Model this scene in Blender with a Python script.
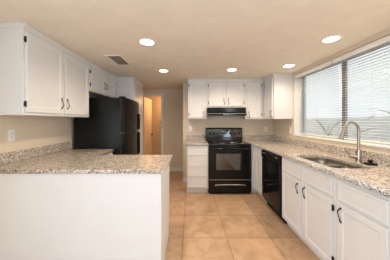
import bpy, bmesh, math, random
from mathutils import Vector, Matrix
random.seed(7)
S = bpy.context.scene
COL = S.collection
PI = math.pi
for o in list(bpy.data.objects):
    bpy.data.objects.remove(o)

# ------------------------------------------------------------------ camera
F = 185.0; CX = 190.0; CY = 121.0; CAMH = 1.32
cd = bpy.data.cameras.new('camera'); cam = bpy.data.objects.new('camera', cd); COL.objects.link(cam)
cam.location = (0, 0, CAMH); cam.rotation_euler = (PI/2, 0, 0)
cd.sensor_width = 36; cd.sensor_fit = 'HORIZONTAL'; cd.lens = F/390*36
cd.shift_x = (195-CX)/390; cd.shift_y = -(130-CY)/390
cd.clip_start = 0.05; cd.clip_end = 200
S.camera = cam

# ------------------------------------------------------------------ world, lights, exposure
w = bpy.data.worlds.new('world'); S.world = w; w.use_nodes = True
bg = w.node_tree.nodes['Background']
bg.inputs[0].default_value = (0.93, 0.96, 1.0, 1); bg.inputs[1].default_value = 0.80
S.view_settings.view_transform = 'Standard'; S.view_settings.look = 'None'
S.view_settings.gamma = 1; S.view_settings.use_curve_mapping = False
S.view_settings.exposure = 0.43

def area(name, loc, rot, sx, sy, power, col):
    l = bpy.data.lights.new(name, 'AREA'); l.shape = 'RECTANGLE'; l.size = sx; l.size_y = sy
    l.energy = power; l.color = col
    o = bpy.data.objects.new(name, l); COL.objects.link(o); o.location = loc; o.rotation_euler = rot
    return o
# added fill light behind the camera, standing in for assumed patio daylight
area('rear_fill_light', (0.0, -3.0, 1.15), (PI/2, 0, 0), 3.0, 2.0, 5, (0.55, 0.80, 1.0))
# added fill light for the right cabinets, behind the camera on the left
area('left_fill_light', (-1.70, -0.9, 1.35), (0, math.radians(-90), 0), 1.2, 1.8, 46, (0.60, 0.80, 1.0))
# added fill light for the left cabinets, behind the camera on the right
area('right_fill_light', (1.74, -0.95, 1.35), (0, math.radians(90), 0), 1.2, 1.6, 40, (0.70, 0.85, 1.0))
DOWN_POWER = 31.0
DOWN_COL = (1.0, 0.83, 0.64)

# ------------------------------------------------------------------ measures
C = 2.155      # ceiling
XL, XR = -1.76, 1.79
YB = 3.98      # kitchen back wall
YH = 4.88      # hall back wall
YF = -3.05     # wall behind the camera
CT = 0.915     # counter top

# ------------------------------------------------------------------ materials
def new_mat(name):
    m = bpy.data.materials.new(name); m.use_nodes = True
    nt = m.node_tree
    return m, nt, nt.nodes['Principled BSDF']
def pmat(name, col, rough=0.5, metal=0.0, spec=0.5, var=0.03, scale=6.0, bump=0.0, bscale=60.0, coat=0.0):
    m, nt, b = new_mat(name)
    N, L = nt.nodes, nt.links
    tc = N.new('ShaderNodeTexCoord')
    nz = N.new('ShaderNodeTexNoise'); nz.inputs['Scale'].default_value = scale; nz.inputs['Detail'].default_value = 3
    L.new(tc.outputs['Object'], nz.inputs['Vector'])
    r = N.new('ShaderNodeValToRGB')
    c0 = [max(0, c*(1-var)) for c in col]; c1 = [min(1, c*(1+var)) for c in col]
    r.color_ramp.elements[0].position = .3; r.color_ramp.elements[1].position = .7
    r.color_ramp.elements[0].color = (*c0, 1); r.color_ramp.elements[1].color = (*c1, 1)
    L.new(nz.outputs['Fac'], r.inputs['Fac']); L.new(r.outputs['Color'], b.inputs['Base Color'])
    b.inputs['Roughness'].default_value = rough; b.inputs['Metallic'].default_value = metal
    b.inputs['Specular IOR Level'].default_value = spec
    b.inputs['Coat Weight'].default_value = coat
    if bump:
        n2 = N.new('ShaderNodeTexNoise'); n2.inputs['Scale'].default_value = bscale; n2.inputs['Detail'].default_value = 4
        L.new(tc.outputs['Object'], n2.inputs['Vector'])
        bp = N.new('ShaderNodeBump'); bp.inputs['Strength'].default_value = bump; bp.inputs['Distance'].default_value = .003
        L.new(n2.outputs['Fac'], bp.inputs['Height']); L.new(bp.outputs['Normal'], b.inputs['Normal'])
    return m
def emat(name, col, strength):
    m, nt, b = new_mat(name)
    b.inputs['Base Color'].default_value = (*col, 1)
    b.inputs['Emission Color'].default_value = (*col, 1); b.inputs['Emission Strength'].default_value = strength
    return m
M = {}
M['wall'] = pmat('wall_paint', (0.71, 0.60, 0.465), 0.75, spec=.25, bump=.15, bscale=90)
M['ceiling'] = pmat('ceiling_paint', (0.85, 0.785, 0.69), 0.85, spec=.2, bump=.25, bscale=70)
M['tan'] = pmat('tan_paint', (0.54, 0.41, 0.27), 0.7, spec=.25)
M['trim'] = pmat('white_trim', (0.78, 0.76, 0.72), 0.45)
M['cab'] = pmat('cabinet_paint', (0.735, 0.725, 0.71), 0.38, spec=.4, var=.015, bump=.05)
M['door'] = pmat('door_paint', (0.72, 0.60, 0.46), 0.5)
M['black'] = pmat('black_enamel', (0.006, 0.006, 0.006), 0.12, spec=.25, var=.1)
M['blacktex'] = pmat('black_textured', (0.008, 0.009, 0.008), 0.25, spec=.22, var=.2, bump=.35, bscale=260)
M['glassblack'] = pmat('black_glass', (0.006, 0.006, 0.006), 0.05, spec=.7, var=.1)
M['cavity'] = pmat('oven_enamel', (0.16, 0.15, 0.13), 0.4)
M['chrome'] = pmat('chrome', (0.72, 0.72, 0.72), 0.18, metal=1)
M['nickel'] = pmat('brushed_nickel', (0.42, 0.37, 0.31), 0.28, metal=1)
M['steel'] = pmat('stainless_steel', (0.46, 0.43, 0.38), 0.30, metal=1, bump=.05, bscale=200)
M['iron'] = pmat('dark_bronze', (0.028, 0.022, 0.018), 0.4, metal=.6)
M['plate'] = pmat('white_plastic', (0.84, 0.82, 0.78), 0.4)
M['slot'] = pmat('dark_slot', (0.05, 0.045, 0.04), 0.6)
M['bright'] = pmat('white_enamel', (0.90, 0.88, 0.84), 0.5)
M['vent'] = pmat('vent_metal', (0.60, 0.56, 0.50), 0.5)
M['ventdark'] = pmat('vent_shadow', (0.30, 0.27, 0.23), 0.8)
M['marking'] = pmat('grey_marking', (0.35, 0.34, 0.32), 0.5)
M['alu'] = pmat('grey_aluminium', (0.17, 0.17, 0.175), 0.5)
M['rubber'] = pmat('black_rubber', (0.008, 0.008, 0.008), 0.7, spec=.15)
M['stucco'] = pmat('pale_stucco', (0.86, 0.86, 0.85), 0.9, bump=.4, bscale=25)
M['gravel'] = pmat('pale_gravel', (0.55, 0.52, 0.47), 0.95, var=.2, scale=30, bump=.5, bscale=30)
M['leaf'] = pmat('palm_leaf', (0.62, 0.65, 0.56), 0.6, var=.2, scale=12)
M['bark'] = pmat('palm_bark', (0.40, 0.34, 0.27), 0.9, var=.2, scale=20)
M['lens'] = emat('lamp_lens', (1.0, 0.90, 0.74), 6.0)
M['display'] = emat('clock_display', (0.12, 0.30, 0.20), 0.05)

# blind slat: slightly translucent plastic
m, nt, b = new_mat('blind_slat'); N, L = nt.nodes, nt.links
b.inputs['Base Color'].default_value = (0.84, 0.84, 0.83, 1); b.inputs['Roughness'].default_value = .45
tr = N.new('ShaderNodeBsdfTranslucent'); tr.inputs[0].default_value = (0.9, 0.9, 0.88, 1)
mx = N.new('ShaderNodeMixShader'); mx.inputs[0].default_value = .5
L.new(b.outputs[0], mx.inputs[1]); L.new(tr.outputs[0], mx.inputs[2]); L.new(mx.outputs[0], N['Material Output'].inputs[0])
M['slat'] = m
# window glass (thin)
m, nt, b = new_mat('window_glass'); N, L = nt.nodes, nt.links
t = N.new('ShaderNodeBsdfTransparent'); t.inputs[0].default_value = (.95, .97, .96, 1)
g = N.new('ShaderNodeBsdfGlossy'); g.inputs['Roughness'].default_value = .02
mx = N.new('ShaderNodeMixShader'); mx.inputs[0].default_value = .04; L.new(t.outputs[0], mx.inputs[1]); L.new(g.outputs[0], mx.inputs[2])
L.new(mx.outputs[0], N['Material Output'].inputs[0]); M['glass'] = m
# oven glass (tinted)
m, nt, b = new_mat('oven_glass'); N, L = nt.nodes, nt.links
t = N.new('ShaderNodeBsdfTransparent'); t.inputs[0].default_value = (.62, .58, .50, 1)
g = N.new('ShaderNodeBsdfGlossy'); g.inputs['Roughness'].default_value = .03
mx = N.new('ShaderNodeMixShader'); mx.inputs[0].default_value = .14
L.new(t.outputs[0], mx.inputs[1]); L.new(g.outputs[0], mx.inputs[2])
L.new(mx.outputs[0], N['Material Output'].inputs[0]); M['ovenglass'] = m

# granite
def granite():
    m, nt, b = new_mat('speckled_granite'); N, L = nt.nodes, nt.links
    tc = N.new('ShaderNodeTexCoord')
    def vor(scale):
        v = N.new('ShaderNodeTexVoronoi'); v.inputs['Scale'].default_value = scale
        nz = N.new('ShaderNodeTexNoise'); nz.inputs['Scale'].default_value = scale*.6; nz.inputs['Detail'].default_value = 2
        L.new(tc.outputs['Object'], nz.inputs['Vector'])
        ad = N.new('ShaderNodeVectorMath'); ad.operation = 'MULTIPLY_ADD'
        ad.inputs[1].default_value = (.012, .012, .012)
        L.new(nz.outputs['Color'], ad.inputs[0]); L.new(tc.outputs['Object'], ad.inputs[2])
        L.new(ad.outputs[0], v.inputs['Vector'])
        s = N.new('ShaderNodeSeparateColor'); L.new(v.outputs['Color'], s.inputs[0])
        return s.outputs[0]
    r = N.new('ShaderNodeValToRGB'); cr = r.color_ramp; cr.interpolation = 'CONSTANT'
    cols = [(0, (.025, .02, .02)), (.14, (.14, .115, .10)), (.30, (.36, .285, .225)), (.55, (.56, .455, .36)), (.78, (.80, .75, .68))]
    while len(cr.elements) < len(cols): cr.elements.new(.5)
    for e, (p, c) in zip(cr.elements, cols): e.position = p; e.color = (*c, 1)
    L.new(vor(88), r.inputs['Fac'])
    r2 = N.new('ShaderNodeValToRGB'); cr = r2.color_ramp; cr.interpolation = 'CONSTANT'
    cols = [(0, (.04, .035, .03)), (.14, (.42, .35, .285)), (.45, (.62, .53, .45)), (.80, (.82, .77, .70))]
    while len(cr.elements) < len(cols): cr.elements.new(.5)
    for e, (p, c) in zip(cr.elements, cols): e.position = p; e.color = (*c, 1)
    L.new(vor(190), r2.inputs['Fac'])
    mx = N.new('ShaderNodeMix'); mx.data_type = 'RGBA'; mx.inputs[0].default_value = .45
    L.new(r.outputs[0], mx.inputs[6]); L.new(r2.outputs[0], mx.inputs[7])
    L.new(mx.outputs[2], b.inputs['Base Color'])
    b.inputs['Roughness'].default_value = .16; b.inputs['Specular IOR Level'].default_value = .5
    return m
M['granite'] = granite()
# floor tile
def floor_tile():
    m, nt, b = new_mat('floor_tile'); N, L = nt.nodes, nt.links
    tc = N.new('ShaderNodeTexCoord')
    mp = N.new('ShaderNodeMapping'); mp.inputs['Location'].default_value = (0.078, -2.09+.495*20, 0)
    mp.inputs['Location'].default_value = (0.078+.495*20, -2.09+.495*20, 0)
    L.new(tc.outputs['Object'], mp.inputs['Vector'])
    br = N.new('ShaderNodeTexBrick'); br.offset = 0; br.squash = 1
    br.inputs['Scale'].default_value = 1; br.inputs['Brick Width'].default_value = .495; br.inputs['Row Height'].default_value = .495
    br.inputs['Mortar Size'].default_value = .0045; br.inputs['Mortar Smooth'].default_value = .3
    br.inputs['Color1'].default_value = (.9, .9, .9, 1); br.inputs['Color2'].default_value = (1.06, 1.04, 1.0, 1)
    br.inputs['Mortar'].default_value = (.52, .50, .47, 1)
    L.new(mp.outputs[0], br.inputs['Vector'])
    n1 = N.new('ShaderNodeTexNoise'); n1.inputs['Scale'].default_value = 5.5; n1.inputs['Detail'].default_value = 6; n1.inputs['Roughness'].default_value = .6
    n1.inputs['Distortion'].default_value = .8
    L.new(tc.outputs['Object'], n1.inputs['Vector'])
    r = N.new('ShaderNodeValToRGB'); cr = r.color_ramp
    cols = [(.28, (.41, .25, .15)), (.45, (.50, .32, .20)), (.60, (.57, .38, .245)), (.78, (.63, .45, .31))]
    while len(cr.elements) < len(cols): cr.elements.new(.5)
    for e, (p, c) in zip(cr.elements, cols): e.position = p; e.color = (*c, 1)
    L.new(n1.outputs['Fac'], r.inputs['Fac'])
    mx = N.new('ShaderNodeMix'); mx.data_type = 'RGBA'; mx.blend_type = 'MULTIPLY'; mx.inputs[0].default_value = 1
    L.new(r.outputs[0], mx.inputs[6]); L.new(br.outputs['Color'], mx.inputs[7])
    L.new(mx.outputs[2], b.inputs['Base Color'])
    bp = N.new('ShaderNodeBump'); bp.inputs['Strength'].default_value = .4; bp.inputs['Distance'].default_value = .002; bp.invert = True
    L.new(br.outputs['Fac'], bp.inputs['Height']); L.new(bp.outputs[0], b.inputs['Normal'])
    b.inputs['Roughness'].default_value = .33; b.inputs['Specular IOR Level'].default_value = .4
    return m
M['tile'] = floor_tile()

# ------------------------------------------------------------------ mesh helpers
class MB:
    def __init__(s): s.bm = bmesh.new()
    def box(s, x0, x1, y0, y1, z0, z1, bev=0.0, seg=2):
        t = bmesh.new(); bmesh.ops.create_cube(t, size=1)
        for v in t.verts:
            v.co = Vector(((x0+x1)/2 + v.co.x*(x1-x0), (y0+y1)/2 + v.co.y*(y1-y0), (z0+z1)/2 + v.co.z*(z1-z0)))
        if bev: bmesh.ops.bevel(t, geom=t.edges[:], offset=bev, segments=seg, profile=.5, affect='EDGES')
        s.merge(t); return s
    def merge(s, t):
        me = bpy.data.meshes.new('tmp'); t.to_mesh(me); t.free(); s.bm.from_mesh(me); bpy.data.meshes.remove(me)
    def prism(s, pts, axis, a0, a1):
        """pts 2D outline; axis 'x' uses (y,z), 'y' uses (x,z), 'z' uses (x,y)"""
        def P(p, a):
            return {'x': (a, p[0], p[1]), 'y': (p[0], a, p[1]), 'z': (p[0], p[1], a)}[axis]
        t = bmesh.new()
        A = [t.verts.new(P(p, a0)) for p in pts]; B = [t.verts.new(P(p, a1)) for p in pts]
        t.faces.new(A); t.faces.new(B)
        n = len(pts)
        for i in range(n): t.faces.new([A[i], A[(i+1) % n], B[(i+1) % n], B[i]])
        bmesh.ops.recalc_face_normals(t, faces=t.faces[:]); s.merge(t); return s
    def tube(s, pts, r, n=12, cap=True):
        pts = [Vector(p) for p in pts]
        rs = r if isinstance(r, (list, tuple)) else [r]*len(pts)
        t = bmesh.new(); rings = []; prev = None
        for i, p in enumerate(pts):
            d = (pts[min(i+1, len(pts)-1)] - pts[max(i-1, 0)]).normalized()
            if prev is None:
                a = d.orthogonal().normalized()
            else:
                a = (prev - d*prev.dot(d)); a = a.normalized() if a.length > 1e-6 else d.orthogonal().normalized()
            prev = a; b = d.cross(a)
            rings.append([t.verts.new(p + (a*math.cos(2*PI*k/n) + b*math.sin(2*PI*k/n))*rs[i]) for k in range(n)])
        for A, B in zip(rings, rings[1:]):
            for k in range(n): t.faces.new([A[k], A[(k+1) % n], B[(k+1) % n], B[k]])
        if cap: t.faces.new(rings[0]); t.faces.new(rings[-1])
        bmesh.ops.recalc_face_normals(t, faces=t.faces[:]); s.merge(t); return s
    def lathe(s, prof, c=(0, 0, 0), axis='z', n=24):
        t = bmesh.new(); rings = []
        for (r, h) in prof:
            if r < 1e-6: r = 1e-5
            ring = []
            for k in range(n):
                a = 2*PI*k/n; u, v = r*math.cos(a), r*math.sin(a)
                p = {'z': (u, v, h), 'y': (u, h, v), 'x': (h, u, v)}[axis]
                ring.append(t.verts.new(Vector(p)+Vector(c)))
            rings.append(ring)
        for A, B in zip(rings, rings[1:]):
            for k in range(n): t.faces.new([A[k], A[(k+1) % n], B[(k+1) % n], B[k]])
        t.faces.new(rings[0]); t.faces.new(rings[-1])
        bmesh.ops.recalc_face_normals(t, faces=t.faces[:]); s.merge(t); return s
    def ringplate(s, x0, x1, z0, z1, prof, yback):
        """panel facing -y; prof = [(inset, y)...] nested rectangular rings, capped in the middle"""
        t = bmesh.new()
        def rect(i, y): return [t.verts.new(p) for p in ((x0+i, y, z0+i), (x1-i, y, z0+i), (x1-i, y, z1-i), (x0+i, y, z1-i))]
        rings = [rect(0, yback)] + [rect(i, y) for i, y in prof]
        t.faces.new(rings[0])
        for A, B in zip(rings, rings[1:]):
            for k in range(4): t.faces.new([A[k], A[(k+1) % 4], B[(k+1) % 4], B[k]])
        t.faces.new(rings[-1])
        bmesh.ops.recalc_face_normals(t, faces=t.faces[:]); s.merge(t); return s
    def build(s, name, mat, parent=None, smooth=False):
        me = bpy.data.meshes.new(name); s.bm.to_mesh(me); s.bm.free()
        if smooth:
            for p in me.polygons: p.use_smooth = True
            try: me.set_sharp_from_angle(angle=math.radians(40))
            except Exception: pass
        me.materials.append(mat)
        o = bpy.data.objects.new(name, me); COL.objects.link(o)
        if parent: o.parent = parent
        return o
def tag(o, label=None, cat=None, group=None, kind=None):
    if label: o['label'] = label
    if cat: o['category'] = cat
    if group: o['group'] = group
    if kind: o['kind'] = kind
    return o
def thing(name, label, cat, loc=(0, 0, 0), rz=0, group=None):
    o = bpy.data.objects.new(name, None); COL.objects.link(o); o.empty_display_size = .1
    o.location = loc; o.rotation_euler = (0, 0, rz)
    return tag(o, label, cat, group)
def struct(name, mb, mat, label=None):
    o = mb.build(name, M[mat]); o['kind'] = 'structure'
    if label: o['label'] = label
    return o
def rrect(x0, x1, y0, y1, r, n=6):
    pts = []
    for cx, cy, a0 in ((x1-r, y0+r, -PI/2), (x1-r, y1-r, 0), (x0+r, y1-r, PI/2), (x0+r, y0+r, PI)):
        for k in range(n+1):
            a = a0 + PI/2*k/n; pts.append((cx+r*math.cos(a), cy+r*math.sin(a)))
    return pts
def slab(name, outlines, z0, z1, mat, parent, bev=.004):
    cu = bpy.data.curves.new(name, 'CURVE'); cu.dimensions = '2D'; cu.fill_mode = 'BOTH'
    cu.extrude = (z1-z0)/2-bev; cu.bevel_depth = bev; cu.bevel_resolution = 2; cu.offset = -bev
    for pts in outlines:
        sp = cu.splines.new('POLY'); sp.points.add(len(pts)-1); sp.use_cyclic_u = True
        for p, q in zip(sp.points, pts): p.co = (q[0], q[1], 0, 1)
    tmp = bpy.data.objects.new('tmp', cu)
    me = bpy.data.meshes.new_from_object(tmp); bpy.data.objects.remove(tmp)
    for v in me.vertices: v.co.z += (z0+z1)/2
    me.materials.clear(); me.materials.append(mat); me.name = name
    o = bpy.data.objects.new(name, me); COL.objects.link(o)
    if parent: o.parent = parent
    return o

# ------------------------------------------------------------------ room shell
T = .12
struct('floor', MB().box(XL-1.2, XR+.19, YF-.2, 7.4, -.10, 0), 'tile')
struct('ceiling', MB().box(XL-1.2, XR+T, YF-.2, 7.4, C, C+.1), 'ceiling')
w_ = MB(); w_.box(XL-T, XL, YF, -1.8, 0, C); w_.box(XL-T, XL, 0.0, YH, 0, C); w_.box(XL-T, XL, -1.8, 0, 0, .75); w_.box(XL-T, XL, -1.8, 0, 1.95, C)  # includes an added window opening behind the camera, unseen, put in for light
struct('wall_left', w_, 'wall')
WY0, WY1, WZ0, WZ1 = 1.50, 3.18, 1.07, 2.105
WT = .20
w_ = MB()
w_.box(XR, XR+WT, YF, -1.75, 0, C); w_.box(XR, XR+WT, -.15, WY0, 0, C); w_.box(XR, XR+WT, -1.75, -.15, 0, .75); w_.box(XR, XR+WT, -1.75, -.15, 1.95, C); w_.box(XR, XR+WT, WY1, YB+T, 0, C)  # the opening behind the camera is made up to let light in
w_.box(XR, XR+WT, WY0, WY1, 0, WZ0); w_.box(XR, XR+WT, WY0, WY1, WZ1, C)
struct('wall_right', w_, 'wall')
struct('wall_back', MB().box(-.15, XR, YB, YB+T, 0, C), 'wall')
DX0, DX1, DZ = -1.31, -.76, 1.985
w_ = MB(); w_.box(XL-T, DX0, YH, YH+T, 0, C); w_.box(DX1, XR+.19, YH, YH+T, 0, C); w_.box(DX0, DX1, YH, YH+T, DZ, C)
struct('wall_hall', w_, 'wall')
struct('wall_pantry', MB().box(XL, -1.085, 4.175, 4.26, 0, C), 'trim')
# room past the hall door
w_ = MB(); w_.box(-2.6, .4, 6.05, 6.15, 0, C); w_.box(-2.6, -2.5, YH+T, 6.05, 0, C); w_.box(.3, .4, YH+T, 6.05, 0, C)
struct('wall_bedroom', w_, 'tan')
struct('wall_hall_end', MB().box(XR+.09, XR+.19, YB+T, YH, 0, C), 'wall')
# wall behind the camera; its unseen patio opening is added for light
w_ = MB(); w_.box(XL, -1.55, YF-T, YF, 0, C); w_.box(1.55, XR, YF-T, YF, 0, C); w_.box(-1.55, 1.55, YF-T, YF, 2.10, C)
struct('wall_front', w_, 'wall')
# baseboards
struct('baseboard_hall', MB().box(-.69, XR+.085, YH-.014, YH-.001, 0, .10, .003), 'trim')
struct('baseboard_back', MB().box(-.15, -.068, YB-.014, YB-.001, 0, .10, .003), 'trim')
struct('baseboard_left', MB().box(XL+.001, XL+.014, YF, 1.55, 0, .10, .003), 'trim')
# hall door casing
w_ = MB()
w_.box(DX1, DX1+.065, YH-.018, YH-.001, 0, DZ+.065, .003); w_.box(DX0-.065, DX0, YH-.018, YH-.001, 0, DZ+.065, .003)
w_.box(DX0, DX1, YH-.018, YH-.001, DZ, DZ+.065, .003)
struct('trim_1', w_, 'trim')
# open hall door, swung into the room behind
d = thing('door_1', 'tan interior door standing open at the end of the hall', 'door', (DX0+.03, YH+T+.02, 0), math.radians(84))
del d['label'], d['category']; d['kind'] = 'structure'
MB().box(0, .66, -.035, 0, .01, DZ-.01, .002).build('door_leaf', M['door'], d)
MB().lathe([(0, -.095), (.022, -.09), (.028, -.075), (.022, -.06), (.010, -.055), (.010, -.04), (.027, -.039), (.027, -.0355)], (.60, 0, .92), 'y').build('door_knob', M['iron'], d, True)
kn = MB().lathe([(0, 5.99), (.02, 5.992), (.028, 6.005), (.024, 6.02), (.011, 6.03), (.011, 6.04), (.03, 6.041), (.03, 6.049)], (-.93, 0, 1.30), 'y').build('round_knob', M['iron'], None, True)
tag(kn, 'small dark round knob on the tan wall seen through the hall doorway', 'knob')

# kitchen window: frame, mullion, panes
wd = thing('window_1', 'w', 'w'); del wd['label'], wd['category']; wd['kind'] = 'structure'
fx0, fx1 = XR+.135, XR+.185
mb = MB()
mb.box(fx0+.02, fx1, WY0, WY0+.035, WZ0, WZ1); mb.box(fx0+.02, fx1, WY1-.035, WY1, WZ0, WZ1)
mb.box(fx0+.02, fx1, WY0+.035, WY1-.035, WZ0, WZ0+.035); mb.box(fx0+.02, fx1, WY0+.035, WY1-.035, WZ1-.035, WZ1)
mb.build('window_frame', M['trim'], wd)
MB().box(fx0+.008, fx0+.0195, WY1-.032, WY1-.0125, WZ0+.036, WZ1-.036).build('sash_edge', M['alu'], wd)
WM = 2.345
MB().box(fx0+.025, fx1-.005, WM-.03, WM+.03, WZ0+.035, WZ1-.035).build('mullion', M['alu'], wd)
for a, b_ in ((WY0+.035, WM-.03), (WM+.03, WY1-.035)):
    MB().box(fx0+.038, fx0+.042, a, b_, WZ0+.035, WZ1-.035).build('pane', M['glass'], wd)
# reveal lining and sill
mb = MB(); mb.box(XR-.004, fx0+.018, WY1-.012, WY1-.0005, WZ0+.02, WZ1-.0005); mb.box(XR-.004, fx0+.018, WY0+.0005, WY0+.012, WZ0+.02, WZ1-.0005)
struct('trim_2', mb, 'trim')
struct('trim_3', MB().box(XR-.012, fx0+.018, WY0+.0005, WY1-.0005, WZ0+.0005, WZ0+.02, .003), 'trim')

# ------------------------------------------------------------------ cabinets
def wavy_handle(x, z, parent, ln=.105, off=-.020, side=1):
    pts = []; rs = []
    for k in range(17):
        t = k/16
        zz = z + (t-.5)*ln
        yy = off - .019*math.sin(PI*t)**.6
        xx = x + side*.009*math.sin(2*PI*t*1.0)
        pts.append((xx, yy, zz)); rs.append(.0036+.0022*abs(math.cos(PI*t))**3)
    mb = MB().tube(pts, rs, 8)
    for q in (-.5, .5):
        mb.lathe([(.0085, off+.0015), (.0085, off-.002), (.005, off-.004)], (x, 0, z+q*ln), 'y', 10)
    return mb.build('handle', M['iron'], parent, True)
def hinge(x, z, parent, off=-.020):
    mb = MB().box(x-.008, x+.008, off-.003, off+.006, z-.022, z+.022, .0015)
    mb.tube([(x, off-.004, z-.026), (x, off-.004, z+.026)], .0045, 8)
    return mb.build('hinge', M['iron'], parent)
DPROF = [(0, -.014), (.004, -.018), (.044, -.018), (.052, -.0105), (.056, -.0105)]
def door_panel(parent, x0, x1, z0, z1, hinge_side=None, hside=None, hz=None, hinges=True, ylift=0, name='door'):
    d = MB().ringplate(x0, x1, z0, z1, DPROF, -.0005).build(name, M['cab'], parent)
    if hside is not None:
        hx = x0+.032 if hside == 'l' else x1-.032
        wavy_handle(hx, hz, d)
    if hinge_side:
        hx = x0-.006 if hinge_side == 'l' else x1+.006
        for z in (z0+.07, z1-.07):
            hinge(hx, z, d, -.010)
    return d
def drawer_front(parent, x0, x1, z0, z1):
    return MB().ringplate(x0, x1, z0, z1, [(0, -.014), (.004, -.018), (.018, -.018), (.024, -.0145), (.028, -.0145)], -.0005).build('drawer', M['cab'], parent)
def cabinet(name, label, cat, w, d, z0, z1, loc, rz, toe=False, group=None):
    """local: x 0..w, front at y=0 facing -y, back at y=d"""
    t = thing(name, label, cat, (loc[0], loc[1], 0), rz, group)
    if toe:
        mb = MB().prism([(0, .10), (0, z1), (d, z1), (d, .001), (.075, .001), (.075, .10)], 'x', 0, w)
        mb.build('body', M['cab'], t)
        MB().box(.0, w, .069, .0748, .001, .098).build('toe_kick', M['trim'], t)
    else:
        MB().box(0, w, 0, d, z0, z1, .001, 1).build('body', M['cab'], t)
    return t
E = .0015
UB = 1.372; UT = C-.002
def crown(t, w, zt=UT):
    MB().prism([(0-.0005, zt), (-.020, zt), (-.020, zt-.015), (-.010, zt-.030), (-.006, zt-.050), (-.0005, zt-.050)], 'x', 0, w).build('top_moulding', M['cab'], t)

# left wall uppers (front faces +X at X=-1.42)
XU = -1.42; dU = -XL+XU-.002
t = cabinet('wall_cabinet', 'long white two-door upper cabinet nearest the camera on the left wall', 'cabinet', 2.60-1.57-E, dU, UB, UT, (XU, 1.57), PI/2)
crown(t, 2.60-1.57-E)
door_panel(t, .022, .480, UB+.025, UT-.062, 'l', 'r', UB+.138)
door_panel(t, .512, 1.000, UB+.025, UT-.062, 'r', 'l', UB+.138)
# small crown on the end face of this cabinet
MB().box(-.008, -.0005, .0, dU, UT-.045, UT).build('end_moulding', M['cab'], t)
t = cabinet('wall_cabinet', 'short white two-door upper cabinet directly above the black refrigerator', 'cabinet', 3.53-2.60-E, dU, 1.748, UT, (XU, 2.60), PI/2)
crown(t, 3.53-2.60-E)
door_panel(t, .030, .455, 1.748+.022, UT-.062, 'l', 'r', 1.748+.145)
door_panel(t, .475, .900, 1.748+.022, UT-.062, 'r', 'l', 1.748+.145)
# pantry beyond refrigerator
XP = -1.09
t = cabinet('pantry_cabinet', 'tall white pantry cabinet behind the black refrigerator', 'cabinet', 4.172-3.53-E, -XL+XP-.002, .0, UT, (XP, 3.53), PI/2, toe=True)
crown(t, 4.172-3.53-E)
door_panel(t, .03, .60, 1.36, UT-.062, 'r', 'l', 1.45)
door_panel(t, .03, .60, .12, 1.33, 'r', 'l', 1.22)

# back wall uppers (front faces -Y at Y=3.65)
YU = 3.65; dB = YB-YU-.002
t = cabinet('wall_cabinet', 'narrow white upper cabinet left of the range hood on the back wall', 'cabinet', .375-E, dB, UB-.014, UT, (-.04, YU), 0)
crown(t, .375-E)
door_panel(t, .028, .345, UB+.010, UT-.062, 'l', 'r', UB+.075)
t = cabinet('wall_cabinet', 'short white two-door upper cabinet above the black range hood', 'cabinet', .755-E, dB, 1.586, UT, (.335, YU), 0)
crown(t, .755-E)
door_panel(t, .035, .366, 1.586+.022, UT-.062, 'l', 'r', 1.586+.115)
door_panel(t, .389, .720, 1.586+.022, UT-.062, 'r', 'l', 1.586+.115)
t = cabinet('wall_cabinet', 'white single-door upper cabinet right of the range hood on the back wall', 'cabinet', 1.46-1.09-E, dB, UB-.014, UT, (1.09, YU), 0)
crown(t, 1.46-1.09-E)
door_panel(t, .035, .310, UB+.010, UT-.062, 'r', 'l', UB+.075)
XC = 1.46
t = cabinet('wall_cabinet', 'white corner upper cabinet on the right wall beside the window, plain end panel facing out', 'cabinet', YU+.325-3.22, XR-XC-.002, UB-.014, UT, (XC+.0005, YU+.325), -PI/2)
door_panel(t, YU+.325-3.60, YU+.325-3.255, UB+.010, UT-.062, 'l', 'r', UB+.075)
MB().prism([(-.0005, UT), (-.020, UT), (-.020, UT-.015), (-.006, UT-.050), (-.0005, UT-.050)], 'x', YU+.325-3.62, YU+.325-3.22).build('top_moulding', M['cab'], t)

# base cabinets
CB = CT-.036
YD = 3.345      # back run face
t = cabinet('drawer_cabinet', 'white four-drawer base cabinet left of the black range', 'cabinet', .39-E, YB-YD-.002, 0, CB, (-.058, YD), 0, toe=True)
for a, b_ in ((.125, .315), (.325, .505), (.515, .690), (.700, .850)): drawer_front(t, .02, .37, a, b_)
XF = 1.17
# corner unit: filler beside the range and the door on the right run
t = thing('corner_cabinet', 'white corner base cabinet between the black range and the dishwasher', 'cabinet', (XF, YB-.002, 0), -PI/2)
Lc = YB-.002-2.965
MB().prism([(0, 0.0), (0, XR-XF-.002), (Lc, XR-XF-.002), (Lc, 0)][::-1], 'z', .10, CB).build('body', M['cab'], t)
MB().box(0, YB-YD-.002, -.062, -.0005, .10, CB, .001, 1).build('filler_panel', M['cab'], t)
MB().box(.08, Lc, .075, .085, .001, .0995).build('toe_kick', M['trim'], t)
MB().box(.02, YB-YD-.075, -.062, .074, .001, .0995).build('toe_kick', M['trim'], t)
door_panel(t, Lc-.300, Lc-.018, .125, .685, None, None)
drawer_front(t, Lc-.300, Lc-.018, .705, .850)
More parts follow.
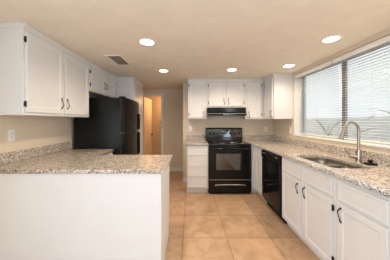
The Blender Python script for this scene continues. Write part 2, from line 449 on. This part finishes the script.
# sink base: local x from Y=2.353 toward the camera
YS0, YS1 = 2.350, 1.475
t = cabinet('sink_cabinet', 'white two-door base cabinet under the sink', 'cabinet', YS0-YS1-E, XR-XF-.002, 0, .70, (XF, YS0), -PI/2, toe=True)
wS = YS0-YS1-E
MB().box(0, wS, 0.0, .018, .7005, CB).build('false_front_rail', M['cab'], t)
MB().box(0, .016, .0185, XR-XF-.002, .7005, CB).build('side_panel', M['cab'], t)
MB().box(wS-.016, wS, .0185, XR-XF-.002, .7005, CB).build('side_panel', M['cab'], t)
door_panel(t, .030, .405, .125, .685, None, 'r', .60)
door_panel(t, .460, .840, .125, .685, 'r', 'l', .60)
drawer_front(t, .030, .405, .705, .850); drawer_front(t, .460, .840, .705, .850)
t = cabinet('base_cabinet', 'white base cabinet nearest the camera on the right with one door and drawer', 'cabinet', YS1-1.04, XR-XF-.002, 0, CB, (XF, YS1), -PI/2, toe=True)
door_panel(t, .030, .395, .125, .685, None, 'l', .60); drawer_front(t, .030, .395, .705, .850)
t = cabinet('base_cabinet', 'white base cabinet past the right edge of the view', 'cabinet', .60, XR-XF-.002, 0, CB, (XF, 1.04-E), -PI/2, toe=True)
door_panel(t, .030, .57, .125, .685, None, 'l', .60); drawer_front(t, .030, .57, .705, .850)
# peninsula (doors on the kitchen side) and left run
YP0, YP1 = 1.565, 2.190
t = cabinet('peninsula_cabinet', 'white peninsula base cabinet with plain back panel facing the camera', 'cabinet', -.245-XL-.002, YP1-YP0, 0, CB, (-.245, YP1), PI, toe=True)
for x0, x1 in ((.03, .45), ): door_panel(t, x0, x1, .125, .685, 'l', 'r', .60); drawer_front(t, x0, x1, .705, .850)
MB().box(-.245-1.0, 0, 0, .001, 0, .001)
t = cabinet('base_cabinet', 'white base cabinet under the left counter next to the refrigerator', 'cabinet', 2.672-YP1-.022, -XL-1.12-.002, 0, CB, (-1.12, YP1+.022), PI/2, toe=True)
door_panel(t, .06, .43, .125, .685, 'r', 'l', .60); drawer_front(t, .06, .43, .705, .850)

# ------------------------------------------------------------------ countertops
G = M['granite']
t = thing('countertop', 'L-shaped speckled granite peninsula countertop on the left', 'countertop')
xw = XL+.001
slab('slab', [[(xw, 1.54), (-.215, 1.54), (-.205, 2.22), (-1.10, 2.22), (-1.10, 2.68), (xw, 2.68)]], CB+.0005, CT, G, t)
MB().box(xw, xw+.02, 1.545, 2.678, CT+.0005, 1.018, .002).build('backsplash', G, t)
t = thing('countertop', 'short speckled granite countertop left of the range', 'countertop')
slab('slab', [[(-.078, 3.315), (.3325, 3.315), (.3325, YB-.001), (-.078, YB-.001)]], CB+.0005, CT, G, t)
MB().box(-.078, .3325, YB-.021, YB-.001, CT+.0005, 1.018, .002).build('backsplash', G, t)
t = thing('countertop', 'long speckled granite countertop holding the sink on the right', 'countertop')
SX0, SX1, SY0, SY1 = 1.235, 1.60, 1.58, 2.215
slab('slab', [[(1.1075, YB-.001), (1.1075, 3.315), (1.142, 3.29), (1.142, .44), (XR-.001, .44), (XR-.001, YB-.001)],
              rrect(SX0, SX1, SY0, SY1, .09)[::-1]], CB+.0005, CT, G, t)
MB().box(1.1075, XR-.022, YB-.021, YB-.001, CT+.0005, 1.018, .002).build('backsplash', G, t)
MB().box(XR-.021, XR-.001, .445, YB-.001, CT+.0005, 1.018, .002).build('backsplash', G, t)

# ------------------------------------------------------------------ sink
def bowl(x0, x1, y0, y1, ztop, zbot, r):
    t = bmesh.new(); rings = []
    for (ins, z) in ((-.012, ztop), (0, ztop), (.004, ztop-.02), (.010, zbot+.03), (.018, zbot+.010), (.035, zbot)):
        rr = max(r-ins*.5, .02) if ins > 0 else r
        rings.append([t.verts.new((p[0], p[1], z)) for p in rrect(x0+ins, x1-ins, y0+ins, y1-ins, rr)])
    n = len(rings[0])
    for A, B in zip(rings, rings[1:]):
        for k in range(n): t.faces.new([A[k], A[(k+1) % n], B[(k+1) % n], B[k]])
    t.faces.new(rings[-1])
    m = MB(); m.merge(t); return m
t = thing('sink', 'undermounted stainless steel double-bowl sink under the window', 'sink', (0, 0, 0))
SM = 1.90
zt = CB-.001
o = bowl(SX0-.002, SX1+.002, SY0-.002, SM-.014, zt-.03, .715, .07).build('bowl', M['steel'], t, True)
o2 = bowl(SX0-.002, SX1+.002, SM+.014, SY1+.002, zt-.03, .715, .07).build('bowl', M['steel'], t, True)
for o_ in (o, o2):
    sm = o_.modifiers.new('thickness', 'SOLIDIFY'); sm.thickness = .0015; sm.offset = -1
m_ = MB(); tb = bmesh.new(); rings = []
for (ins, z) in ((-.014, zt-.001), (-.001, zt-.001), (-.001, zt-.031)):
    rings.append([tb.verts.new((p[0], p[1], z)) for p in rrect(SX0+ins, SX1-ins, SY0+ins, SY1-ins, .088)])
for A, B in zip(rings, rings[1:]):
    for k in range(len(A)): tb.faces.new([A[k], A[(k+1) % len(A)], B[(k+1) % len(A)], B[k]])
m_.merge(tb); m_.build('rim', M['steel'], t, True)
MB().box(SX0+.05, SX1-.05, SM-.016, SM+.016, zt-.045, zt-.006, .009, 4).build('divider', M['steel'], t, True)
for yy in ((SY0+SM)/2, (SM+SY1)/2):
    MB().lathe([(.045, .7155), (.045, .719), (.036, .719), (.030, .7165), (.0, .7165)], ((SX0+SX1)/2, yy, 0)).build('drain', M['chrome'], t, True)

# ------------------------------------------------------------------ faucet
fx, fy = 1.655, 1.815
t = thing('faucet', 'brushed nickel gooseneck faucet with pull-down spray behind the sink', 'faucet', (fx, fy, CT+.0005), math.radians(2))
MB().lathe([(.030, 0), (.030, .006), (.026, .010), (.024, .012), (.023, .10), (.021, .115), (.015, .125)], (0, 0, 0)).build('base', M['nickel'], t, True)
pts = [(0, 0, .12), (0, 0, .22), (0, 0, .310)]
R = .074
for k in range(1, 19):
    a = PI*k/18*.86; pts.append((-R+R*math.cos(a), 0, .310+R*math.sin(a)*1.08))
pts.append((pts[-1][0]-.008, 0, pts[-1][2]-.020))
lx, _, lz = pts[-1]
MB().tube(pts, .0118, 16).build('spout', M['nickel'], t, True)
MB().tube([(lx, 0, lz), (lx-.010, 0, lz-.030), (lx-.020, 0, lz-.062), (lx-.029, 0, lz-.094), (lx-.030, 0, lz-.098)], [.013, .015, .019, .022, .018], 16).build('spray_head', M['nickel'], t, True)
h = MB().tube([(0, 0, .050), (-.03, .025, .052), (-.052, .038, .054)], [.022, .022, .020], 14).tube([(-.048, .036, .056), (-.062, .046, .080), (-.082, .060, .112)], [.012, .010, .009], 10)
h.build('lever', M['nickel'], t, True)
# stopper
sk = thing('sink_stopper', 'black rubber sink stopper lying on the granite beside the faucet', 'sink stopper', (1.672, 1.715, CT+.0005))
MB().lathe([(.048, 0), (.050, .005), (.048, .012), (.030, .016), (.020, .020)], (0, 0, 0)).build('disc', M['rubber'], sk, True)
MB().lathe([(.012, .0), (.012, .008), (.022, .011), (.023, .019), (.014, .023)], (0, 0, .0195)).build('knob', M['rubber'], sk, True)

# ------------------------------------------------------------------ range
RX, RW, RY = .3345, .7705, 3.335
t = thing('range', 'black freestanding electric range between the back wall cabinets', 'stove', (RX, RY, 0))
B_ = M['black']
rd = YB-RY-.003
mb = MB(); mb.box(0.002, .03, .005, rd, .03, .885); mb.box(RW-.03, RW-.002, .005, rd, .03, .885)
mb.box(.03, RW-.03, rd-.03, rd, .03, .885); mb.box(.03, RW-.03, .005, rd-.03, .03, .28); mb.box(.03, RW-.03, .005, rd-.03, .80, .885)
mb.build('body', B_, t)
for lx_ in (.05, RW-.05):
    for ly in (.06, rd-.06): MB().lathe([(.018, .0005), (.018, .01), (.01, .012), (.01, .03)], (lx_, ly, 0)).build('foot', M['rubber'], t)
mb = MB(); mb.box(.0305, .034, .03, rd-.031, .281, .799); mb.box(RW-.034, RW-.0305, .03, rd-.031, .281, .799); mb.box(.034, RW-.034, rd-.036, rd-.031, .281, .799)
mb.box(.034, RW-.034, .03, rd-.036, .281, .285)
mb.build('oven_cavity', M['cavity'], t)
for z in (.42, .58):
    mb = MB()
    for k in range(9): mb.tube([(.06+k*(RW-.12)/8, .05, z), (.06+k*(RW-.12)/8, rd-.06, z)], .003, 6)
    for y in (.05, .3, rd-.06): mb.tube([(.0345, y, z), (RW-.0345, y, z)], .004, 6)
    mb.build('oven_rack', M['chrome'], t)
ct_ = MB().box(0, RW, -.018, rd, .886, .914, .006, 3).build('cooktop', M['glassblack'], t, True)
for bx, by, br in ((.20, .15, .115), (.57, .15, .085), (.20, .43, .08), (.57, .43, .10)):
    tb = bmesh.new(); n = 40; rr = []
    for r in (br-.004, br): rr.append([tb.verts.new((bx+r*math.cos(2*PI*k/n), by+r*math.sin(2*PI*k/n), .9148)) for k in range(n)])
    for r in (br*.62-.003, br*.62): rr.append([tb.verts.new((bx+r*math.cos(2*PI*k/n), by+r*math.sin(2*PI*k/n), .9148)) for k in range(n)])
    for A, Bq in ((rr[0], rr[1]), (rr[2], rr[3])):
        for k in range(n): tb.faces.new([A[k], A[(k+1) % n], Bq[(k+1) % n], Bq[k]])
    m_ = MB(); m_.merge(tb); m_.build('burner_ring', M['marking'], t)
# oven door
wx0, wx1, wz0, wz1 = .135, .590, .440, .735
dr = MB(); dz0, dz1 = .262, .862
dr.box(.006, wx0, -.030, .003, dz0, dz1, .004); dr.box(wx1, RW-.006, -.030, .003, dz0, dz1, .004)
dr.box(wx0, wx1, -.0295, .003, dz0, wz0); dr.box(wx0, wx1, -.0295, .003, wz1, dz1)
od = dr.build('oven_door', B_, t)
MB().box(wx0, wx1, -.027, -.024, wz0, wz1).build('door_window', M['ovenglass'], od)
mb = MB().tube([(.05, -.062, .825), (.20, -.066, .828), (RW/2, -.068, .829), (RW-.20, -.066, .828), (RW-.05, -.062, .825)], .011, 12)
for x in (.06, RW-.06): mb.box(x-.012, x+.012, -.062, -.0295, .815, .838, .003)
mb.build('handle', B_, od, True)
MB().box(.012, RW-.012, -.0315, -.0297, .264, .273, .0005, 1).build('door_trim', M['nickel'], od)
# storage drawer
sd = MB().box(.006, RW-.006, -.028, .003, .055, .256, .004).build('storage_drawer', B_, t)
mb = MB().tube([(.11, -.045, .170), (.16, -.052, .186), (RW/2, -.055, .190), (RW-.16, -.052, .186), (RW-.11, -.045, .170)], .010, 12)
for x in (.13, RW-.13): mb.box(x-.012, x+.012, -.050, -.0275, .168, .186, .003)
mb.build('handle', M['nickel'], sd, True)
MB().box(.02, RW-.02, .02, .03, .004, .0295).build('kick_plate', M['rubber'], t)
# backguard
mb = MB().prism([(rd-.085, .9145), (rd-.055, 1.155), (rd-.048, 1.172), (rd-.030, 1.178), (rd, 1.178), (rd, .9145)], 'x', .0, RW)
bgd = mb.build('backguard', B_, t)
import_tilt = math.atan2(.03, .24)
def on_bg(z): return rd-.085 + (z-.9145)*.03/.2405
mb = MB().prism([(on_bg(.985)-.003, .985), (on_bg(1.145)-.003, 1.145), (on_bg(1.145)-.0005, 1.145), (on_bg(.985)-.0005, .985)], 'x', .012, RW-.012)
mb.build('control_panel', M['glassblack'], bgd)
for kx in (.085, .165, RW-.250, RW-.165, RW-.080):
    y = on_bg(1.065)-.0035
    MB().lathe([(.024, y), (.023, y-.012), (.017, y-.022), (.012, y-.024)], (kx, 0, 1.065), 'y', 20).box(kx-.003, kx+.003, y-.028, y-.012, 1.047, 1.083, .001).build('control_knob', B_, bgd, True)
    tb = bmesh.new(); n = 24
    A = [tb.verts.new((kx+.030*math.cos(2*PI*k/n), y+.0001-.0006, 1.065+.030*math.sin(2*PI*k/n))) for k in range(n)]
    Bq = [tb.verts.new((kx+.033*math.cos(2*PI*k/n), y+.0001-.0006, 1.065+.033*math.sin(2*PI*k/n))) for k in range(n)]
    for k in range(n): tb.faces.new([A[k], A[(k+1) % n], Bq[(k+1) % n], Bq[k]])
    m_ = MB(); m_.merge(tb); m_.build('dial_marking', M['marking'], bgd)
MB().box(.325, .425, on_bg(1.09)-.0045, on_bg(1.09)-.0030, 1.070, 1.110).build('clock_display', M['display'], bgd)
for k in range(5):
    MB().box(.285+k*.036, .309+k*.036, on_bg(1.03)-.005, on_bg(1.03)-.0030, 1.022, 1.036, .001).build('button', M['marking'], bgd)

# ------------------------------------------------------------------ range hood
t = thing('range_hood', 'black range hood mounted under the cabinet above the range', 'range hood', (.337, 3.555, 1.425))
hw = .751
mb = MB().prism([(.045, .158), (YB-3.555-.002, .158), (YB-3.555-.002, .0), (.0, .0), (.0, .045), (.045, .075)], 'x', 0, hw)
hb = mb.build('body', B_, t)
MB().box(.05, hw-.05, .05, .40, -.004, -.0005, .001).build('filter', M['marking'], t)
for x in (.30, .36): MB().box(x, x+.035, -.004, -.0005, .014, .030, .001).build('switch', M['marking'], t)
MB().box(.004, hw-.004, -.0025, -.0004, .036, .043).build('trim_strip', M['marking'], t)

# ------------------------------------------------------------------ dishwasher
YW0, YW1 = 2.961, 2.353
ww = YW0-YW1
t = thing('dishwasher', 'black built-in dishwasher under the right counter', 'dishwasher', (XF, YW0, 0), -PI/2)
MB().box(.004, ww-.004, .004, .55, .09, CB-.004).build('body', M['rubber'], t)
dd = MB().box(.006, ww-.006, -.022, .0035, .125, .745, .006, 3).build('door', M['black'], t, True)
cp = MB().prism([(.0035, .752), (-.024, .752), (-.030, .765), (-.030, .850), (-.022, .864), (.0035, .866)], 'x', .006, ww-.006).build('control_panel', M['black'], t)
MB().box(.17, ww-.17, -.0325, -.0302, .762, .784, .001).build('handle_recess', M['glassblack'], cp)
for k in range(5): MB().box(.06+k*.020, .074+k*.020, -.0318, -.0302, .825, .835, .0004, 1).build('button', M['marking'], cp)
for k in range(3): MB().box(ww-.13+k*.026, ww-.112+k*.026, -.0318, -.0302, .825, .835, .0004, 1).build('button', M['marking'], cp)
MB().box(.02, ww-.02, .055, .065, .001, .089).build('toe_panel', M['rubber'], t)

# ------------------------------------------------------------------ refrigerator
t = thing('refrigerator', 'black top-freezer refrigerator beside the left counter', 'refrigerator', (-1.02, 2.715, 0), PI/2)
fw = .765; fd = .68
MB().box(0, fw, 0, fd, .03, 1.665, .006, 3).build('body', M['blacktex'], t, True)
def fdoor(z0, z1):
    mb = MB()
    pts = [(0.004, -.006)]
    n = 12
    pts = [(fw-.002, -.006), (0.002, -.006), (.002, -.055)]
    for k in range(n+1):
        x = .002 + (fw-.004)*k/n
        pts.append((x, -.060-.016*math.sin(PI*k/n)))
    pts.append((fw-.002, -.055))
    t_ = bmesh.new()
    A = [t_.verts.new((p[0], p[1], z0)) for p in pts]; Bq = [t_.verts.new((p[0], p[1], z1)) for p in pts]
    t_.faces.new(A); t_.faces.new(Bq)
    for i in range(len(pts)): t_.faces.new([A[i], A[(i+1) % len(pts)], Bq[(i+1) % len(pts)], Bq[i]])
    bmesh.ops.recalc_face_normals(t_, faces=t_.faces[:])
    bmesh.ops.bevel(t_, geom=[e for e in t_.edges if abs(e.verts[0].co.z-e.verts[1].co.z) < 1e-6], offset=.006, segments=2, affect='EDGES')
    mb.merge(t_); return mb
fz = fdoor(1.150, 1.668).build('freezer_door', M['black'], t, True)
fr_ = fdoor(.075, 1.136).build('refrigerator_door', M['black'], t, True)
MB().box(.01, fw-.01, -.0055, -.0005, .08, 1.66).build('gasket', M['marking'], t)
def fhandle(z0, z1, par):
    mb = MB().box(fw-.050, fw-.018, -.088, -.062, z0, z1, .008, 3)
    mb.build('handle', M['rubber'], par, True)
fhandle(1.170, 1.45, fz); fhandle(.72, 1.115, fr_)
MB().box(fw-.14, fw-.02, -.064, -.0565, 1.1375, 1.1485, .001).build('handle_trim', M['chrome'], t)
MB().box(.01, .07, -.055, .03, 1.669, 1.684, .003).build('hinge_cover', M['black'], t)
MB().box(.01, fw-.01, .02, .03, .004, .029).build('toe_grille', M['rubber'], t)
for lx_ in (.06, fw-.06):
    for ly in (.08, fd-.06): MB().lathe([(.02, .0005), (.02, .015), (.01, .03)], (lx_, ly, 0)).build('foot', M['rubber'], t)

# ------------------------------------------------------------------ ceiling lights and vent
lights = [(1.43, .75, 'added recessed ceiling light over the near end of the right counter, out of view'),  # unseen fixture, added to brighten the room
          (.0, -.9, 'added unseen recessed ceiling light over the dining area behind the camera'),  # also an added fixture, for more light from behind
          (-.455, 1.956, 'recessed ceiling light over the front of the kitchen, nearest the air vent'),
          (-.44, 3.07, 'recessed ceiling light in front of the hall opening'),
          (.68, 3.01, 'recessed ceiling light in front of the range hood'),
          (1.49, 2.79, 'recessed ceiling light near the corner cabinet and the far end of the window'),
          (1.436, 1.884, 'recessed ceiling light above the sink and the near part of the window')]
for (x, y, lab) in lights:
    t = thing('recessed_light', lab, 'ceiling light', (x, y, C), 0, 'recessed downlights in the ceiling')
    MB().lathe([(.070, -.0015), (.094, -.0015), (.095, -.004), (.088, -.008), (.072, -.006), (.070, -.0015)], (0, 0, 0), n=32).build('trim_ring', M['bright'], t, True)
    MB().lathe([(.0, -.001), (.0695, -.001), (.0695, -.004), (.0, -.005)], (0, 0, 0), n=32).build('lens', M['lens'], t, True)
    l = bpy.data.lights.new('lamp', 'SPOT'); l.energy = DOWN_POWER*(.55 if x > 1.45 else .82 if y > 2.5 else .88 if x > 1 else 1.08); l.color = DOWN_COL; l.spot_size = math.radians(162); l.spot_blend = .7; l.shadow_soft_size = .06
    o = bpy.data.objects.new('lamp', l); COL.objects.link(o); o.parent = t; o.location = (0, 0, -.02)
t = thing('air_vent', 'rectangular louvered air vent in the ceiling near the left cabinets', 'vent', (-.975, 2.547, C))
mb = MB(); a, b_ = .108, .21
mb.box(-a, -a+.025, -b_, b_, -.008, -.001, .002); mb.box(a-.025, a, -b_, b_, -.008, -.001, .002)
mb.box(-a+.025, a-.025, -b_, -b_+.025, -.008, -.001, .002); mb.box(-a+.025, a-.025, b_-.025, b_, -.008, -.001, .002)
mb.build('frame', M['bright'], t)
MB().box(-a+.025, a-.025, -b_+.025, b_-.025, -.002, -.001).build('backing', M['ventdark'], t)
mb = MB()
for k in range(7):
    x = -a+.038+k*.0235
    mb.prism([(x, -.003), (x+.010, -.012), (x+.012, -.0105), (x+.002, -.003)], 'y', -b_+.026, b_-.026)
mb.build('louvers', M['vent'], t)
# assumed lamp, unseen, for the warm light in the back room
l = bpy.data.lights.new('assumed_bedroom_lamp', 'POINT'); l.energy = 14; l.color = (1, .60, .29); l.shadow_soft_size = .12
o = bpy.data.objects.new('assumed_bedroom_lamp', l); COL.objects.link(o); o.location = (-.6, 5.5, 1.9)

# ------------------------------------------------------------------ outlets
def outlet(x, y, z, rz, label, sw=False):
    t = thing('outlet', label, 'outlet', (x, y, z), rz)
    MB().box(-.036, .036, -.006, -.0008, -.058, .058, .003).build('cover_plate', M['plate'], t)
    if sw:
        MB().box(-.016, .016, -.009, -.0062, -.033, .033, .001).build('rocker', M['plate'], t)
    else:
        for q in (-.02, .02):
            r_ = MB().box(-.014, .014, -.0075, -.0062, q-.013, q+.013, .001).build('receptacle', M['plate'], t)
            MB().box(-.007, -.004, -.0080, -.0076, q-.004, q+.006).box(.004, .007, -.0080, -.0076, q-.004, q+.006).build('slots', M['slot'], r_)
outlet((190-190)/185*YB-.0+0.005, YB, CAMH-7.8*YB/185, 0, 'white outlet on the back wall left of the range')
outlet((266-190)/185*YB, YB, CAMH-8*YB/185, 0, 'white outlet on the back wall right of the range')
yo = XR*185/(290-190)
outlet(XR, yo-.02, CAMH-9*yo/185, -PI/2, 'white switch plate on the right wall beside the window', True)
yo = -XL*185/(190-11)
outlet(XL, yo, CAMH-14.5*yo/185, PI/2, 'white outlet on the left wall above the peninsula backsplash')

# ------------------------------------------------------------------ blinds
def blind(y0, y1, label):
    xb = XR+.095
    t = thing('window_blind', label, 'window blind', (xb, (y0+y1)/2, WZ1-.011), 0, None)
    hy = (y1-y0)/2
    MB().box(-.018, .018, -hy, hy, -.030, -.001, .002).build('headrail', M['plate'], t)
    MB().box(-.088, -.078, -hy, hy, -.050, .002, .0015).box(-.078, -.018, -hy, -hy+.006, -.045, -.002).box(-.078, -.018, hy-.006, hy, -.045, -.002).build('valance', M['plate'], t)
    mb = MB(); sp = .0305; n = int((WZ1-WZ0-.02-.055)/sp)
    tilt = math.radians(TILT); hw_ = .0175
    tb = bmesh.new()
    for k in range(n):
        z = -.048-k*sp
        cr = []
        for q in range(4):
            u = -1+2*q/3; c = .0022*(1-u*u)
            dx = u*hw_*math.cos(tilt) - c*math.sin(tilt); dz = u*hw_*math.sin(tilt) + c*math.cos(tilt)
            cr.append((dx, z+dz))
        up = [[tb.verts.new((p[0], yy, p[1]+.0004)) for p in cr] for yy in (-hy+.003, hy-.003)]
        lo = [[tb.verts.new((p[0], yy, p[1]-.0004)) for p in cr] for yy in (-hy+.003, hy-.003)]
        for q in range(3):
            tb.faces.new([up[0][q], up[0][q+1], up[1][q+1], up[1][q]]); tb.faces.new([lo[0][q], lo[1][q], lo[1][q+1], lo[0][q+1]])
        for (a, b2) in ((0, 0), (3, 3)):
            tb.faces.new([up[0][a], up[1][a], lo[1][a], lo[0][a]])
    mb.merge(tb); sl = mb.build('slats', M['slat'], t)
    zb = -.048-(n-1)*sp-.022
    MB().box(-.014, .014, -hy+.003, hy-.003, zb-.008, zb+.008, .002).build('bottom_rail', M['plate'], t)
    for yy in (-hy+.12, 0, hy-.12):
        MB().tube([(-.0185, yy, -.03), (-.0185, yy, zb)], .0012, 5).tube([(.0185, yy, -.03), (.0185, yy, zb)], .0012, 5).build('ladder_cord', M['plate'], t)
    MB().tube([(-.026, hy-.06, -.012), (-.030, hy-.06, -.60)], .004, 8).build('tilt_wand', M['plate'], t)
TILT = 5
blind(WM+.012, WY1-.020, 'white horizontal blind in the far half of the window, left of the mullion')
blind(WY0+.020, WM-.012, 'white horizontal blind in the near half of the window, behind the faucet')

# ------------------------------------------------------------------ outside the window
struct('ground_outside', MB().box(XR+WT+.02, 14, -4, 16, -.12, -.02), 'gravel')
fn = MB().box(6.0, 6.2, -3, 15, -.02, 1.45, .01).build('garden_wall', M['stucco']); tag(fn, 'pale stucco garden wall seen through the window blinds', 'wall')
def palm(x, y, s, label):
    t = thing('palm_shrub', label, 'shrub', (x, y, -.02))
    MB().tube([(0, 0, 0), (.02, 0, .4*s), (0, .03, .9*s)], [.10*s, .08*s, .07*s], 10).build('trunk', M['bark'], t)
    tb = bmesh.new()
    for k in range(26):
        a = random.uniform(0, 2*PI); el = random.uniform(-.1, 1.3); ln = s*random.uniform(.7, 1.1)
        p = Vector((0, .03, .9*s)); d = Vector((math.cos(a)*math.cos(el), math.sin(a)*math.cos(el), math.sin(el)))
        side = Vector((-math.sin(a), math.cos(a), 0)); prev = None
        for q in range(7):
            w_ = .045*s*math.sin(PI*(q+.6)/7.2)
            cur = (tb.verts.new(p-side*w_), tb.verts.new(p+side*w_))
            if prev: tb.faces.new([prev[0], prev[1], cur[1], cur[0]])
            prev = cur; p = p + d*(ln/6); d = (d + Vector((0, 0, -.22))).normalized()
    m_ = MB(); m_.merge(tb); m_.build('fronds', M['leaf'], t)
palm(4.2, 3.4, 1.2, 'taller spiky palm outside behind the near window blind')
palm(4.4, 5.9, .9, 'shorter spiky palm outside behind the far window blind')
